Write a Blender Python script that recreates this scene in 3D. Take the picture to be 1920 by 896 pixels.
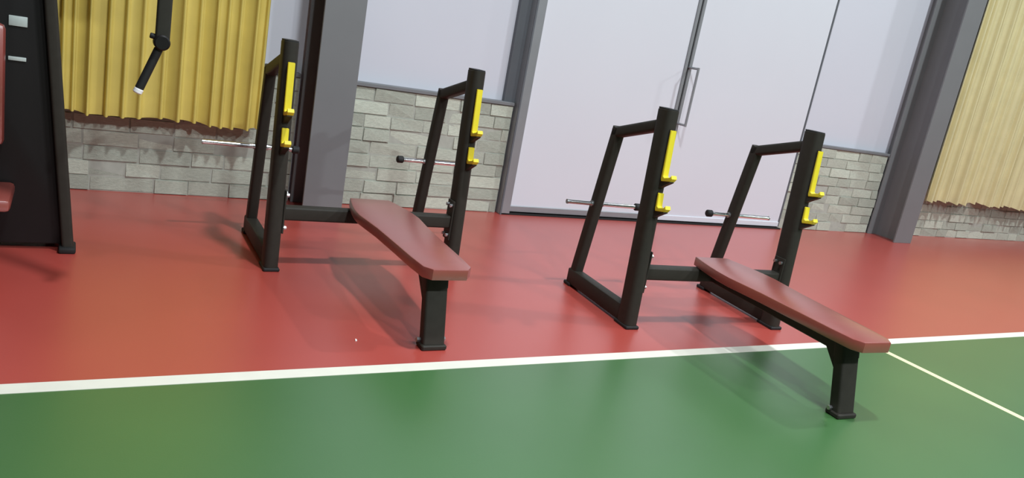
import bpy, bmesh, math, random
from mathutils import Vector, Matrix

# ------------------------------------------------------------------ clean
for o in list(bpy.data.objects):
    bpy.data.objects.remove(o, do_unlink=True)
S = bpy.context.scene
COL = S.collection
rnd = random.Random(7)

# ------------------------------------------------------------------ camera
F_PX, PITCH, ROLL, YAW = 1460.5, 0.24964, 0.18266, 0.53772
CAM_H = 1.5
cam_d = bpy.data.cameras.new('camera')
cam = bpy.data.objects.new('camera', cam_d)
COL.objects.link(cam)
fwd = Vector((math.sin(YAW)*math.cos(PITCH), math.cos(YAW)*math.cos(PITCH), -math.sin(PITCH)))
right = Vector((math.cos(YAW), -math.sin(YAW), 0))
down = fwd.cross(right)
r2 = math.cos(ROLL)*right - math.sin(ROLL)*down
d2 = math.sin(ROLL)*right + math.cos(ROLL)*down
M = Matrix((r2, -d2, -fwd)).transposed().to_4x4()
M.translation = Vector((0, 0, CAM_H))
cam.matrix_world = M
cam_d.sensor_width = 36.0
cam_d.lens = F_PX/1920*36.0
cam_d.clip_end = 200
S.camera = cam

# ------------------------------------------------------------------ world, lamps, exposure
w = bpy.data.worlds.new('hall_ambient'); S.world = w
w.use_nodes = True
w.node_tree.nodes['Background'].inputs[0].default_value = (0.93, 0.95, 1.0, 1)
w.node_tree.nodes['Background'].inputs[1].default_value = 0.04

def lamp(x, y, power, z=6.3, size=0.34, col=(0.90, 0.985, 1.03)):
    ld = bpy.data.lights.new('high_bay_light', 'AREA')
    ld.shape = 'DISK'; ld.size = size; ld.energy = power; ld.color = col
    lo = bpy.data.objects.new('high_bay_light', ld)
    lo.location = (x, y, z)
    COL.objects.link(lo)
lamp(1.9, 2.0, 270)
lamp(7.7, 2.0, 260)
lamp(12.5, 2.0, 210)
for lx, lp in ((1.0, 400), (3.4, 280), (6.4, 360), (12.5, 170)):
    lamp(lx, -3.8, lp)

vs = S.view_settings
vs.view_transform = 'Standard'; vs.look = 'None'; vs.gamma = 1.0
vs.use_curve_mapping = False
vs.exposure = 0.0

# ------------------------------------------------------------------ materials
def lin(c):
    return tuple((v/255/12.92 if v/255 <= 0.04045 else ((v/255+0.055)/1.055)**2.4) for v in c)

def material(name, rgb, rough=0.5, metal=0.0, noise=0.0, nscale=6.0, bump=0.0, bscale=60.0, rand=0.0, spec=0.5, coat=0.0):
    m = bpy.data.materials.new(name); m.use_nodes = True
    nt = m.node_tree; N = nt.nodes; L = nt.links
    b = N['Principled BSDF']
    b.inputs['Roughness'].default_value = rough
    b.inputs['Metallic'].default_value = metal
    b.inputs['Specular IOR Level'].default_value = spec
    if coat:
        b.inputs['Coat Weight'].default_value = coat; b.inputs['Coat Roughness'].default_value = rough
    c = lin(rgb)
    b.inputs['Base Color'].default_value = (*c, 1)
    out = None
    tc = N.new('ShaderNodeTexCoord')
    if noise:
        n = N.new('ShaderNodeTexNoise'); n.inputs['Scale'].default_value = nscale
        n.inputs['Detail'].default_value = 4
        L.new(tc.outputs['Object'], n.inputs['Vector'])
        r = N.new('ShaderNodeValToRGB')
        r.color_ramp.elements[0].position = 0.3; r.color_ramp.elements[1].position = 0.7
        r.color_ramp.elements[0].color = (*[v*(1-noise) for v in c], 1)
        r.color_ramp.elements[1].color = (*[min(1, v*(1+noise)) for v in c], 1)
        L.new(n.outputs['Fac'], r.inputs['Fac'])
        out = r.outputs['Color']
    if rand:
        oi = N.new('ShaderNodeObjectInfo')
        mr = N.new('ShaderNodeMapRange')
        mr.inputs['To Min'].default_value = 1-rand; mr.inputs['To Max'].default_value = 1+rand
        L.new(oi.outputs['Random'], mr.inputs['Value'])
        mx = N.new('ShaderNodeMix'); mx.data_type = 'RGBA'; mx.blend_type = 'MULTIPLY'
        mx.inputs['Factor'].default_value = 1
        if out: L.new(out, mx.inputs['A'])
        else: mx.inputs['A'].default_value = (*c, 1)
        L.new(mr.outputs['Result'], mx.inputs['B'])
        out = mx.outputs['Result']
    if out: L.new(out, b.inputs['Base Color'])
    if bump:
        n2 = N.new('ShaderNodeTexNoise'); n2.inputs['Scale'].default_value = bscale
        n2.inputs['Detail'].default_value = 5
        L.new(tc.outputs['Object'], n2.inputs['Vector'])
        bp = N.new('ShaderNodeBump'); bp.inputs['Strength'].default_value = bump
        bp.inputs['Distance'].default_value = 0.01
        L.new(n2.outputs['Fac'], bp.inputs['Height'])
        L.new(bp.outputs['Normal'], b.inputs['Normal'])
    return m

MT = {
    'red':     material('red_acrylic_court', (178, 72, 63), 0.34, noise=0.04, nscale=1.2, bump=0.04, bscale=220, spec=0.9, coat=0.5),
    'green':   material('green_acrylic_court', (64, 106, 58), 0.34, noise=0.06, nscale=1.1, bump=0.04, bscale=220, spec=0.9, coat=0.4),
    'line':    material('white_court_paint', (228, 224, 210), 0.5, noise=0.03, nscale=8),
    'line2':   material('cream_court_paint', (226, 222, 178), 0.5, noise=0.03, nscale=8),
    'wall':    material('white_wall_paint', (205, 205, 214), 0.7, noise=0.015, nscale=1.0),
    'stone':   material('pale_grey_stone', (180, 184, 169), 0.8, noise=0.12, nscale=9, bump=0.4, bscale=30, rand=0.2),
    'mortar':  material('mortar', (170, 172, 161), 0.9, noise=0.08, nscale=20),
    'ledge':   material('ledge_grey', (118, 119, 121), 0.7, noise=0.05),
    'column':  material('grey_steel_paint', (118, 118, 119), 0.5, noise=0.03, nscale=3),
    'leaf':    material('door_sheet', (214, 215, 222), 0.45, noise=0.01, nscale=1.0),
    'alu':     material('door_aluminium', (150, 152, 155), 0.4, metal=0.35, noise=0.04),
    'aludark': material('dark_profile_and_gap_shade', (92, 95, 100), 0.5, noise=0.04),  # jamb profile; also paints the gap shadow at the right leaf edge
    'gap':     material('dark_rubber_and_gap_shade', (22, 21, 21), 0.7, noise=0.05),  # rubber parts; also paints the shade under the door
    'curtain': material('gold_curtain_cloth', (208, 186, 96), 0.5, noise=0.06, nscale=5, bump=0.05, bscale=150),
    'curtain2':material('pale_gold_curtain_cloth', (210, 198, 152), 0.5, noise=0.05, nscale=5, bump=0.05, bscale=150),
    'black':   material('black_powder_coat', (52, 49, 44), 0.5, noise=0.06, nscale=30, bump=0.05, bscale=400, spec=0.15),
    'shroud':  material('black_machine_shroud', (24, 21, 21), 0.5, noise=0.05, nscale=10, spec=0.25),
    'pad':     material('brown_vinyl', (146, 66, 57), 0.34, noise=0.03, nscale=14, bump=0.05, bscale=260, spec=1.0, coat=1.0),
    'yellow':  material('yellow_plastic', (232, 212, 46), 0.45, noise=0.03, nscale=20),
    'chrome':  material('chrome', (225, 225, 228), 0.16, metal=1.0),
    'bolt':    material('zinc_bolt', (180, 180, 182), 0.3, metal=0.9),
    'capglint':material('chrome_cap_painted_glint', (244, 240, 242), 0.4),  # chrome cap whose bright reflection is put into the white base colour
    'label':   material('pale_label', (186, 196, 192), 0.5, noise=0.04, nscale=40),
    'paper':   material('scrap_paper', (235, 225, 220), 0.8),
}

# ------------------------------------------------------------------ helpers
def link(name, me, mat=None, parent=None):
    o = bpy.data.objects.new(name, me); COL.objects.link(o)
    if parent: o.parent = parent
    if me is not None and mat:
        if not me.materials: me.materials.append(MT[mat])
    return o

def finish(bm, name, smooth=30):
    bmesh.ops.recalc_face_normals(bm, faces=bm.faces)
    me = bpy.data.meshes.new(name); bm.to_mesh(me); bm.free()
    if smooth:
        for p in me.polygons: p.use_smooth = True
        try: me.set_sharp_from_angle(angle=math.radians(smooth))
        except Exception: pass
    return me

def box_bm(x0, x1, y0, y1, z0, z1, bev=0.0, seg=1):
    bm = bmesh.new()
    bmesh.ops.create_cube(bm, size=1)
    for v in bm.verts:
        v.co = Vector(((x0+x1)/2+v.co.x*(x1-x0), (y0+y1)/2+v.co.y*(y1-y0), (z0+z1)/2+v.co.z*(z1-z0)))
    if bev:
        bmesh.ops.bevel(bm, geom=bm.edges[:], offset=bev, segments=seg, affect='EDGES', profile=0.5)
    return bm

def box(name, dims, mat, parent=None, bev=0.0, seg=1):
    return link(name, finish(box_bm(*dims, bev=bev, seg=seg), name), mat, parent)

def rrect(w, d, r, n=5):
    pts = []
    for cx, cy, a0 in ((w/2-r, d/2-r, 0), (-w/2+r, d/2-r, 90), (-w/2+r, -d/2+r, 180), (w/2-r, -d/2+r, 270)):
        for i in range(n+1):
            a = math.radians(a0+90*i/n)
            pts.append((cx+r*math.cos(a), cy+r*math.sin(a)))
    return pts

def sweep_bm(profile, stations, bm=None, cap=True):
    """loft: stations = [(origin, ex, ey, scale)]"""
    bm = bm or bmesh.new()
    rings = []
    for o, ex, ey, s in stations:
        rings.append([bm.verts.new(Vector(o)+Vector(ex)*px*s+Vector(ey)*py*s) for px, py in profile])
    n = len(profile)
    for a, b in zip(rings, rings[1:]):
        for i in range(n):
            bm.faces.new((a[i], a[(i+1) % n], b[(i+1) % n], b[i]))
    if cap:
        bm.faces.new(rings[0]); bm.faces.new(rings[-1])
    return bm

def bar_bm(p0, p1, w, d, r, wdir=(1, 0, 0), edge=0.0, n=4):
    """rounded tube from p0 to p1; w along wdir, d across"""
    p0, p1 = Vector(p0), Vector(p1)
    t = (p1-p0).normalized(); ex = Vector(wdir); ex = (ex-t*ex.dot(t)).normalized(); ey = t.cross(ex)
    pr = rrect(w, d, r, n)
    if edge:
        s = 1-2*edge/min(w, d)
        st = [(p0, ex, ey, s), (p0+t*edge, ex, ey, 1), (p1-t*edge, ex, ey, 1), (p1, ex, ey, s)]
    else:
        st = [(p0, ex, ey, 1), (p1, ex, ey, 1)]
    return sweep_bm(pr, st)

def bar(name, p0, p1, w, d, r, mat, parent, wdir=(1, 0, 0), edge=0.0):
    return link(name, finish(bar_bm(p0, p1, w, d, r, wdir, edge), name, 40), mat, parent)

def rod_bm(p0, p1, r, n=16, edge=0.0):
    p0, p1 = Vector(p0), Vector(p1)
    t = (p1-p0).normalized()
    ex = t.orthogonal().normalized(); ey = t.cross(ex)
    pr = [(r*math.cos(2*math.pi*i/n), r*math.sin(2*math.pi*i/n)) for i in range(n)]
    st = [(p0, ex, ey, 1), (p1, ex, ey, 1)]
    if edge:
        s = 1-edge/r
        st = [(p0, ex, ey, s), (p0+t*edge, ex, ey, 1), (p1-t*edge, ex, ey, 1), (p1, ex, ey, s)]
    return sweep_bm(pr, st)

def rod(name, p0, p1, r, mat, parent, edge=0.0, n=16):
    return link(name, finish(rod_bm(p0, p1, r, n, edge), name, 40), mat, parent)

def prism_bm(poly, z0, z1, bev=0.0, seg=2, axes='xyz'):
    """polygon in the first two axes, extruded along the third"""
    bm = bmesh.new()
    def P(a, b, c):
        d = {axes[0]: a, axes[1]: b, axes[2]: c}
        return Vector((d['x'], d['y'], d['z']))
    lo = [bm.verts.new(P(a, b, z0)) for a, b in poly]
    hi = [bm.verts.new(P(a, b, z1)) for a, b in poly]
    n = len(poly)
    fl = bm.faces.new(lo); fh = bm.faces.new(hi)
    for i in range(n):
        bm.faces.new((lo[i], lo[(i+1) % n], hi[(i+1) % n], hi[i]))
    bmesh.ops.recalc_face_normals(bm, faces=bm.faces)
    if bev:
        bmesh.ops.bevel(bm, geom=list(set(list(fl.edges)+list(fh.edges))), offset=bev, segments=seg, affect='EDGES', profile=0.5)
    return bm

def prism(name, poly, z0, z1, mat, parent, bev=0.0, seg=2, axes='xyz', smooth=35):
    return link(name, finish(prism_bm(poly, z0, z1, bev, seg, axes), name, smooth), mat, parent)

def tag(o, label=None, cat=None, group=None, kind=None):
    if label: o['label'] = label
    if cat: o['category'] = cat
    if group: o['group'] = group
    if kind: o['kind'] = kind
    return o

def empty(name, loc=(0, 0, 0), rz=0.0):
    o = bpy.data.objects.new(name, None); COL.objects.link(o)
    o.location = loc; o.rotation_euler = (0, 0, rz); o.empty_display_size = 0.2
    return o

# ------------------------------------------------------------------ floor
LINE0, LINE1 = 2.925, 3.0
bm = bmesh.new()
X0, X1, Y0, YW = -9.0, 22.0, -12.0, 6.05
def quad(bm, x0, x1, y0, y1, z, mi):
    f = bm.faces.new([bm.verts.new((x0, y0, z)), bm.verts.new((x1, y0, z)), bm.verts.new((x1, y1, z)), bm.verts.new((x0, y1, z))])
    f.material_index = mi
quad(bm, X0, X1, Y0, 2.96, 0, 0)
quad(bm, X0, X1, 2.96, YW, 0, 1)
me = finish(bm, 'floor', 0)
me.materials.append(MT['green']); me.materials.append(MT['red'])
floor = link('floor', me)
tag(floor, 'acrylic sports court floor, red strip by the wall and green field', 'floor', kind='structure')
box('court_line', (X0, X1, LINE0, LINE1, 0.0, 0.0015), 'line', floor)
box('court_line', (4.555, 4.605, Y0, LINE0, 0.0, 0.0013), 'line2', floor)

# ------------------------------------------------------------------ back wall
WY = 5.93            # white wall plane
SY = 5.855           # face of the stone wainscot
wall = box('wall_back', (X0, X1, WY, WY+0.12, 0, 8.0), 'wall')
tag(wall, 'white painted hall wall above a pale stone brick base', 'wall', kind='structure')

def brick_mesh(i):
    bm = box_bm(-0.5, 0.5, -0.5, 0.5, -0.5, 0.5)
    r = random.Random(100+i)
    for v in bm.verts:           # uneven split face, front is -y
        if v.co.y < 0:
            v.co.y += r.uniform(-0.12, 0.12)
            v.co.x *= r.uniform(0.965, 0.995); v.co.z *= r.uniform(0.90, 0.98)
    me = finish(bm, 'brick', 0)
    me.materials.append(MT['stone'])
    return me
BRICKS = [brick_mesh(i) for i in range(10)]
NC, TOP = 9, 0.94
CH = TOP/NC
def wainscot(x0, x1, seed):
    part = box('stone_base', (x0, x1, SY+0.008, WY, 0, TOP), 'mortar', wall)
    r = random.Random(seed)
    for c in range(NC):
        x = x0 - r.uniform(0.0, 0.2)
        while x < x1-0.03:
            l = r.choice((0.22, 0.28, 0.34, 0.40))
            a, b = max(x, x0), min(x+l, x1)
            if x1-b < 0.06: b = x1
            if b-a > 0.03:
                o = bpy.data.objects.new('brick', r.choice(BRICKS)); COL.objects.link(o)
                o.parent = part
                d = 0.05
                o.location = ((a+b)/2, SY+d/2+r.uniform(-0.005, 0.006), (c+0.5)*CH)
                o.scale = ((b-a)-0.007, d, CH-0.006)
            x = b if b == x1 else x+l
    return part
wainscot(-0.75, 1.46, 1)
wainscot(1.775, 3.27, 2)
wainscot(6.83, 8.36, 3)
wainscot(8.69, 12.6, 4)
box('stone_base', (X0, -0.75, SY, WY, 0, TOP), 'mortar', wall)
box('stone_base', (12.6, X1, SY, WY, 0, TOP), 'mortar', wall)
for i, (a, b) in enumerate(((X0, 1.46), (1.775, 3.27), (6.83, 8.36), (8.69, X1))):
    t = box('trim_%d' % (i+1), (a, b, SY-0.012, WY, TOP, TOP+0.03), 'ledge', bev=0.004)
    tag(t, ('grey ledge over the stone base behind the deep gold curtain', 'grey ledge over the stone base between grey column and door frame',
            'grey ledge over the stone base beside the closed right door edge', 'grey ledge over the stone base behind the pale curtain')[i], 'ledge', kind='structure')

# ------------------------------------------------------------------ columns
def column(x0, x1, label):
    c = empty('column', ((x0+x1)/2, 5.7, 0))
    tag(c, label, 'column', kind='structure')
    w_ = (x1-x0)/2
    # H section: front flange, web, rear flange against the wall
    box('front_flange', (-w_, w_, 5.47-5.7, 5.488-5.7, 0, 8.0), 'column', c, bev=0.002)
    box('web', (-0.007, 0.007, 5.488-5.7, 5.832-5.7, 0, 8.0), 'column', c)
    box('rear_flange', (-w_, w_, 5.832-5.7, 5.85-5.7, 0, 8.0), 'column', c, bev=0.002)
    box('wall_cleat', (-w_*0.6, w_*0.6, 5.85-5.7, WY-5.7, 0, 8.0), 'column', c)
    return c
column(1.475, 1.765, 'grey steel column beside the deep gold curtain')
column(8.365, 8.68, 'grey steel column beside the pale curtain')

# ------------------------------------------------------------------ sliding double door
door = empty('door_1', (5.0, 5.8, 0))
tag(door, 'large white double sliding door with grey frame', 'door', kind='structure')
def D(x0, x1, y0, y1, z0, z1): return (x0-5.0, x1-5.0, y0-5.8, y1-5.8, z0, z1)
DH = 4.2
fr = box('door_frame', D(3.285, 3.385, 5.80, WY, 0, DH), 'alu', door, bev=0.004)
box('jamb', D(3.185, 3.285, 5.885, WY, TOP+0.03, DH), 'aludark', fr)
box('jamb', D(3.285, 3.300, 5.792, 5.80, 0, DH), 'aludark', fr)
for k, (a, b, y0) in enumerate(((3.385, 4.995, 5.84), (5.085, 6.80, 5.84))):
    lf = box('door_leaf', D(a, b, y0, y0+0.05, 0.055, DH), 'leaf', door, bev=0.003)
    box('bottom_rail', D(a, b, y0-0.012, y0+0.05, 0.022, 0.075), 'alu' if k == 0 else 'leaf', lf, bev=0.004)
    sx = (b, b+0.035) if k == 0 else (a-0.035, a)
    st = box('stile', D(sx[0], sx[1], y0-0.012, y0+0.05, 0.022, DH), 'alu', lf, bev=0.004)
    if k == 1:
        box('edge_and_gap_shade', D(b, b+0.022, y0-0.004, y0+0.05, 0.022, DH), 'aludark', lf)  # leaf edge with the gap's shadow put into its dark colour
        hx = 5.05-5.0; hy = y0-5.8-0.012
        bm = rod_bm((hx, hy-0.13, 0.978), (hx, hy-0.13, 1.532), 0.012)
        for z in (0.99, 1.52):           # the two arms of the D handle
            b2 = rod_bm((hx, hy+0.004, z), (hx, hy-0.13, z), 0.011)
            tm = bpy.data.meshes.new('tmp'); b2.to_mesh(tm); b2.free()
            bm.from_mesh(tm); bpy.data.meshes.remove(tm)
        link('handle', finish(bm, 'handle', 40), 'alu', lf)
box('leaf_gap_strip', D(5.030, 5.050, 5.845, 5.885, 0.022, DH), 'gap', door)  # dark strip filling the gap between the leaves
box('under_door_shade', D(3.30, 6.82, 5.80, WY, 0, 0.012), 'gap', door)  # dark sheet painting the shade in the gap below the leaves

# ------------------------------------------------------------------ curtains
def curtain(x0, x1, y, z0, z1, mat, label, seed, amp=0.036, pitch=0.105, gapx=None):
    r = random.Random(seed)
    root = empty('curtain', ((x0+x1)/2, y, z0))
    tag(root, label, 'curtain')
    # narrow ridges standing out towards the hall, flat cloth between them
    prof = []
    x = x0; lvl = 0.0
    while x < x1:
        wf = pitch*r.uniform(0.35, 1.0); tilt = r.uniform(-1.1, 0.9)*amp
        wr = r.uniform(0.020, 0.034); hgt = amp*r.uniform(0.5, 1.15)
        base = r.uniform(-0.3, 0.3)*amp
        for k in range(5):
            t = k/5
            prof.append((x+wf*t, base+tilt*(t-0.5)+0.15*amp*math.sin(math.pi*t)))
        x += wf
        for k in range(6):
            t = k/6
            prof.append((x+wr*t, base+tilt*0.5*(1-t)-hgt*math.sin(math.pi*t)**1.3))
        x += wr
    prof = [p for p in prof if p[0] <= x1]
    if gapx:                       # one fold tucked deep towards the wall
        prof = [(px_, py_ + 0.085*math.exp(-((px_-gapx)/0.055)**4)) for px_, py_ in prof]
    rows = 14
    bm = bmesh.new()
    grid = []
    ph = r.uniform(0, 6)
    for j in range(rows+1):
        u = j/rows
        z = z0+(z1-z0)*u
        flare = 1.15-0.35*u
        row = []
        for (x, yy) in prof:
            sway = 0.012*(1-u)*math.sin(x*7+ph)
            dz = 0.012*math.sin(x*9+ph)*(1-u)+0.2*yy*(1-u)
            row.append(bm.verts.new((x+sway-(x0+x1)/2, yy*flare, z-z0+dz)))
        grid.append(row)
    for j in range(rows):
        for i in range(len(prof)-1):
            bm.faces.new((grid[j][i], grid[j][i+1], grid[j+1][i+1], grid[j+1][i]))
    for e in bm.edges:
        if e.is_boundary: e.smooth = False
    bmesh.ops.recalc_face_normals(bm, faces=bm.faces)
    for f in bm.faces: f.smooth = True
    me = bpy.data.meshes.new('cloth'); bm.to_mesh(me); bm.free()
    o = link('cloth', me, mat, root)
    sd = o.modifiers.new('thickness', 'SOLIDIFY'); sd.thickness = 0.004
    rod('curtain_rail', (x0-(x0+x1)/2-0.05, 0, z1-z0+0.01), (x1-(x0+x1)/2+0.05, 0, z1-z0+0.01), 0.016, 'alu', root)
    return root
curtain(-1.6, 1.172, 5.70, 0.555, 3.4, 'curtain', 'deep gold pleated curtain hanging behind the black machine', 3, pitch=0.095)
curtain(9.04, 13.4, 5.715, 0.50, 3.4, 'curtain2', 'pale gold pleated curtain hanging beside the far grey column', 8, pitch=0.15, amp=0.065, gapx=10.2)

# ------------------------------------------------------------------ bench press racks
LEAN, UH = 0.06, 1.27
def uy(z): return LEAN*z/UH            # how far an upright's front face leans back at height z
PW = [(-0.088, 0.0), (-0.122, 0.045), (-0.133, 0.18), (-0.142, 0.42), (-0.152, 0.65), (-0.166, 0.79), (-0.176, 0.89),
      (-0.172, 0.99), (-0.160, 1.08), (-0.143, 1.17), (-0.122, 1.265)]

def rack(loc, rz, label, pegs):
    t = empty('bench_press_rack', loc, rz)
    tag(t, label, 'weight bench')
    for s, peg in ((-1, pegs[0]), (1, pegs[1])):
        x = s*0.5585
        up = bar('upright', (x, 0.065+uy(0.008), 0.008), (x, 0.065+LEAN, UH), 0.082, 0.13, 0.034, 'black', t, edge=0.004)
        bar('end_cap', (x, 0.065+LEAN, UH-0.002), (x, 0.065+LEAN, UH+0.006), 0.078, 0.126, 0.032, 'gap', up)
        box('foot_plate', (x-0.045, x+0.045, -0.004, 0.14, 0.0, 0.02), 'gap', up, bev=0.005)
        box('base_beam', (x-0.036, x+0.036, 0.10, 0.775, 0.014, 0.115), 'black', t, bev=0.01, seg=2)
        box('rubber_foot', (x-0.042, x+0.042, 0.715, 0.795, 0.0, 0.022), 'gap', t, bev=0.005)
        rp = bar('rear_post', (x, 0.728, 0.09), (x, 0.575, 1.088), 0.064, 0.078, 0.018, 'black', t)
        bar('top_link', (x, 0.60, 1.052), (x, 0.15, 1.178), 0.064, 0.066, 0.016, 'black', t)
        # storage peg slid through the rear post
        py, pz = 0.652, 0.585
        pg = rod('storage_peg', (x+peg[0], py, pz), (x+peg[1], py, pz), 0.0135, 'chrome', t, edge=0.002, n=20)
        ia, ib = (x+peg[1], x+peg[1]+0.045) if s < 0 else (x+peg[0]-0.04, x+peg[0]+0.005)
        rod('peg_cap', (ia, py, pz), (ib, py, pz), 0.024, 'gap', pg, edge=0.006, n=18)
        oa = x+peg[0] if s < 0 else x+peg[1]
        rod('peg_tip', (oa-0.004, py, pz), (oa+0.004, py, pz), 0.015, 'bolt', pg, n=18)
        rod('peg_collar', (x-0.043, py, pz), (x+0.043, py, pz), 0.019, 'bolt', pg, n=18)
        # bolted flange of the cross bar, on the inner side of the upright
        xi = x-s*0.041
        pl = box('flange_plate', (min(xi, xi-s*0.010), max(xi, xi-s*0.010), 0.035, 0.125, 0.215, 0.465), 'black', t, bev=0.002)
        for zz in (0.245, 0.435):
            for yb in (0.055, 0.105):
                rod('bolt', (xi-s*0.008, yb, zz), (xi-s*0.026, yb, zz), 0.011, 'bolt', pl, n=6)
        # bar catches: black steel hook with a yellow liner
        for (zt, zb) in ((1.165, 0.885), (0.815, 0.715)):
            yt, yb = uy(zt), uy(zb)
            steel = [(yt+0.004, zt+0.003), (yt-0.010, zt+0.003), (yb-0.010, zb+0.004), (yb-0.088, zb+0.022), (yb-0.092, zb+0.006), (yb-0.03, zb-0.028), (yb+0.004, zb-0.05)]
            hk = prism('bar_hook', steel, x-0.014, x+0.014, 'black', t, axes='yzx', smooth=20)
            liner = [(yt-0.010, zt), (yt-0.022, zt), (yb-0.026, zb+0.030), (yb-0.040, zb+0.022), (yb-0.086, zb+0.034), (yb-0.098, zb+0.048), (yb-0.108, zb+0.030), (yb-0.092, zb+0.012), (yb-0.016, zb-0.002), (yb-0.010, zb+0.012)]
            prism('hook_liner', liner, x-0.019, x+0.019, 'yellow', hk, axes='yzx', bev=0.003, seg=1, smooth=20)
    bar('cross_bar', (-0.515, 0.085, 0.328), (0.515, 0.085, 0.328), 0.078, 0.075, 0.012, 'black', t, wdir=(0, 0, 1))
    # bench: pad, spine, leg, gussets.  Bench runs towards -y
    y0 = -1.14
    poly = [(a, b+y0) for a, b in PW]
    poly = poly + [(-a, b) for a, b in reversed(poly)]
    pad = prism('pad', poly, 0.372, 0.427, 'pad', t, bev=0.006, seg=2)
    prism('backing_board', [(a*0.86, y0+0.63+(b-y0-0.63)*0.90) for a, b in poly], 0.364, 0.373, 'gap', pad)
    box('spine', (-0.03, 0.03, -0.97, 0.06, 0.294, 0.366), 'black', t, bev=0.006)
    lt, lb = -0.975, -1.058         # the leg splays towards the user: top and bottom centre
    lg = bar('front_leg', (0, lb, 0.02), (0, lt, 0.366), 0.112, 0.062, 0.012, 'black', t)
    k = (0.285-0.02)/(0.366-0.02)
    bar('weld_sleeve', (0, lb+(lt-lb)*k, 0.285), (0, lt-0.001, 0.364), 0.117, 0.067, 0.014, 'black', lg)
    box('foot_plate', (-0.064, 0.064, lb-0.043, lb+0.045, 0.0, 0.026), 'black', lg, bev=0.006)
    for sx in (-1, 1):
        prism('gusset', [(lt+0.02, 0.366), (-1.005, 0.20), (lt+0.125, 0.366)], sx*0.05-0.004, sx*0.05+0.004, 'black', t, axes='yzx')
        rod('bolt', (sx*0.050, lb+0.02, 0.035), (sx*0.074, lb+0.02, 0.035), 0.012, 'bolt', lg, n=6)
    return t
rack((1.566, 4.22, 0), math.radians(-1.0), 'brown padded bench press rack standing wholly on the red floor',
     ((-0.335, 0.19), (-0.19, 0.33)))
rack((3.43, 3.25, 0), math.radians(-4.0), 'brown padded bench press rack whose front leg stands on green floor',
     ((-0.215, 0.29), (-0.19, 0.33)))

# ------------------------------------------------------------------ black machine at the edge of the frame
mc = empty('exercise_machine', (-0.5, 4.6, 0))
tag(mc, 'tall black exercise machine standing before the gold curtain', 'exercise machine')
def ml(x, y, z): return (x+0.5, y-4.6, z)
def mb(name, x0, x1, y0, y1, z0, z1, mat, parent=mc, bev=0.01):
    return box(name, (x0+0.5, x1+0.5, y0-4.6, y1-4.6, z0, z1), mat, parent, bev=bev, seg=2)
# flared shroud: outline in x-z, extruded in y
out = []
for z in [0.03+0.1*i for i in range(23)]:
    out.append((0.010-0.088*z+0.5, z))
shp = [(-1.05+0.5, 0.03)] + out + [(-1.05+0.5, 2.23)]
sh = prism('shroud', shp, -0.055, 0.24, 'shroud', mc, bev=0.012, seg=2, axes='xzy', smooth=25)
# edge post following the flare
bm = bmesh.new()
st = []
pr = rrect(0.055, 0.07, 0.014, 4)
for x, z in out: st.append(((x, -0.075, z-0.0), (1, 0, 0), (0, 1, 0), 1))
link('edge_post', finish(sweep_bm(pr, st), 'edge_post', 40), 'black', mc)
mb('foot_plate', -0.035, 0.045, 4.47, 4.60, 0.0, 0.034, 'gap')
mb('foot_plate', -1.04, -0.92, 4.50, 4.86, 0.0, 0.034, 'gap')
mb('foot_plate', -0.10, 0.02, 4.72, 4.86, 0.0, 0.034, 'gap')
mb('label_plate', -0.273, -0.196, 4.538, 4.546, 1.130, 1.178, 'label', bev=0.002)
mb('label_plate', -0.273, -0.198, 4.538, 4.546, 0.965, 0.984, 'label', bev=0.002)
# seat and back pad of the machine, in front of the shroud
mb('base_beam', -0.66, -0.56, 3.55, 4.56, 0.02, 0.10, 'black')
mb('foot_plate', -0.85, -0.37, 3.50, 3.62, 0.0, 0.03, 'gap')
mb('seat_post', -0.65, -0.57, 4.22, 4.32, 0.09, 0.305, 'black')
mb('seat_pad', -0.85, -0.234, 4.17, 4.535, 0.298, 0.360, 'pad', bev=0.02)
mb('back_pad', -0.78, -0.278, 4.40, 4.48, 0.565, 1.142, 'pad', bev=0.025)
mb('back_bracket', -0.62, -0.52, 4.47, 4.56, 0.65, 1.0, 'black')
# overhead arm with hanging lever and grip
ov = mb('overhead_beam', -0.60, -0.50, 3.72, 4.60, 2.20, 2.30, 'black')
mb('cross_arm', -0.60, 0.37, 3.71, 3.79, 2.20, 2.30, 'black')
lv = bar('lever_arm', ml(0.339, 3.75, 2.22), ml(0.331, 3.75, 1.225), 0.058, 0.045, 0.010, 'black', mc)
rod('pivot_disc', ml(0.329, 3.715, 1.212), ml(0.329, 3.785, 1.212), 0.033, 'shroud', lv, edge=0.006, n=24)
rod('pivot_knob', ml(0.305, 3.75, 1.232), ml(0.282, 3.75, 1.236), 0.012, 'gap', lv, edge=0.003)
rod('grip', ml(0.320, 3.75, 1.185), ml(0.252, 3.75, 1.003), 0.0185, 'gap', lv, edge=0.004, n=18)
rod('grip_cap', ml(0.2535, 3.75, 1.006), ml(0.2445, 3.75, 0.983), 0.0195, 'capglint', lv, edge=0.005, n=18)

# ------------------------------------------------------------------ scrap on the floor
bm = bmesh.new()
vsx = [bm.verts.new(p) for p in ((0, 0, 0), (0.008, 0.001, 0.001), (0.009, 0.013, 0.004), (0.001, 0.012, 0.007))]
bm.faces.new(vsx)
r_ = bmesh.ops.extrude_face_region(bm, geom=bm.faces[:])
for v in r_['geom']:
    if isinstance(v, bmesh.types.BMVert): v.co.z += 0.002
sc = link('paper_scrap', finish(bm, 'paper_scrap', 0), 'paper')
sc.location = (1.20, 3.26, 0.0)
tag(sc, 'tiny white paper scrap lying on the red floor', 'paper scrap')
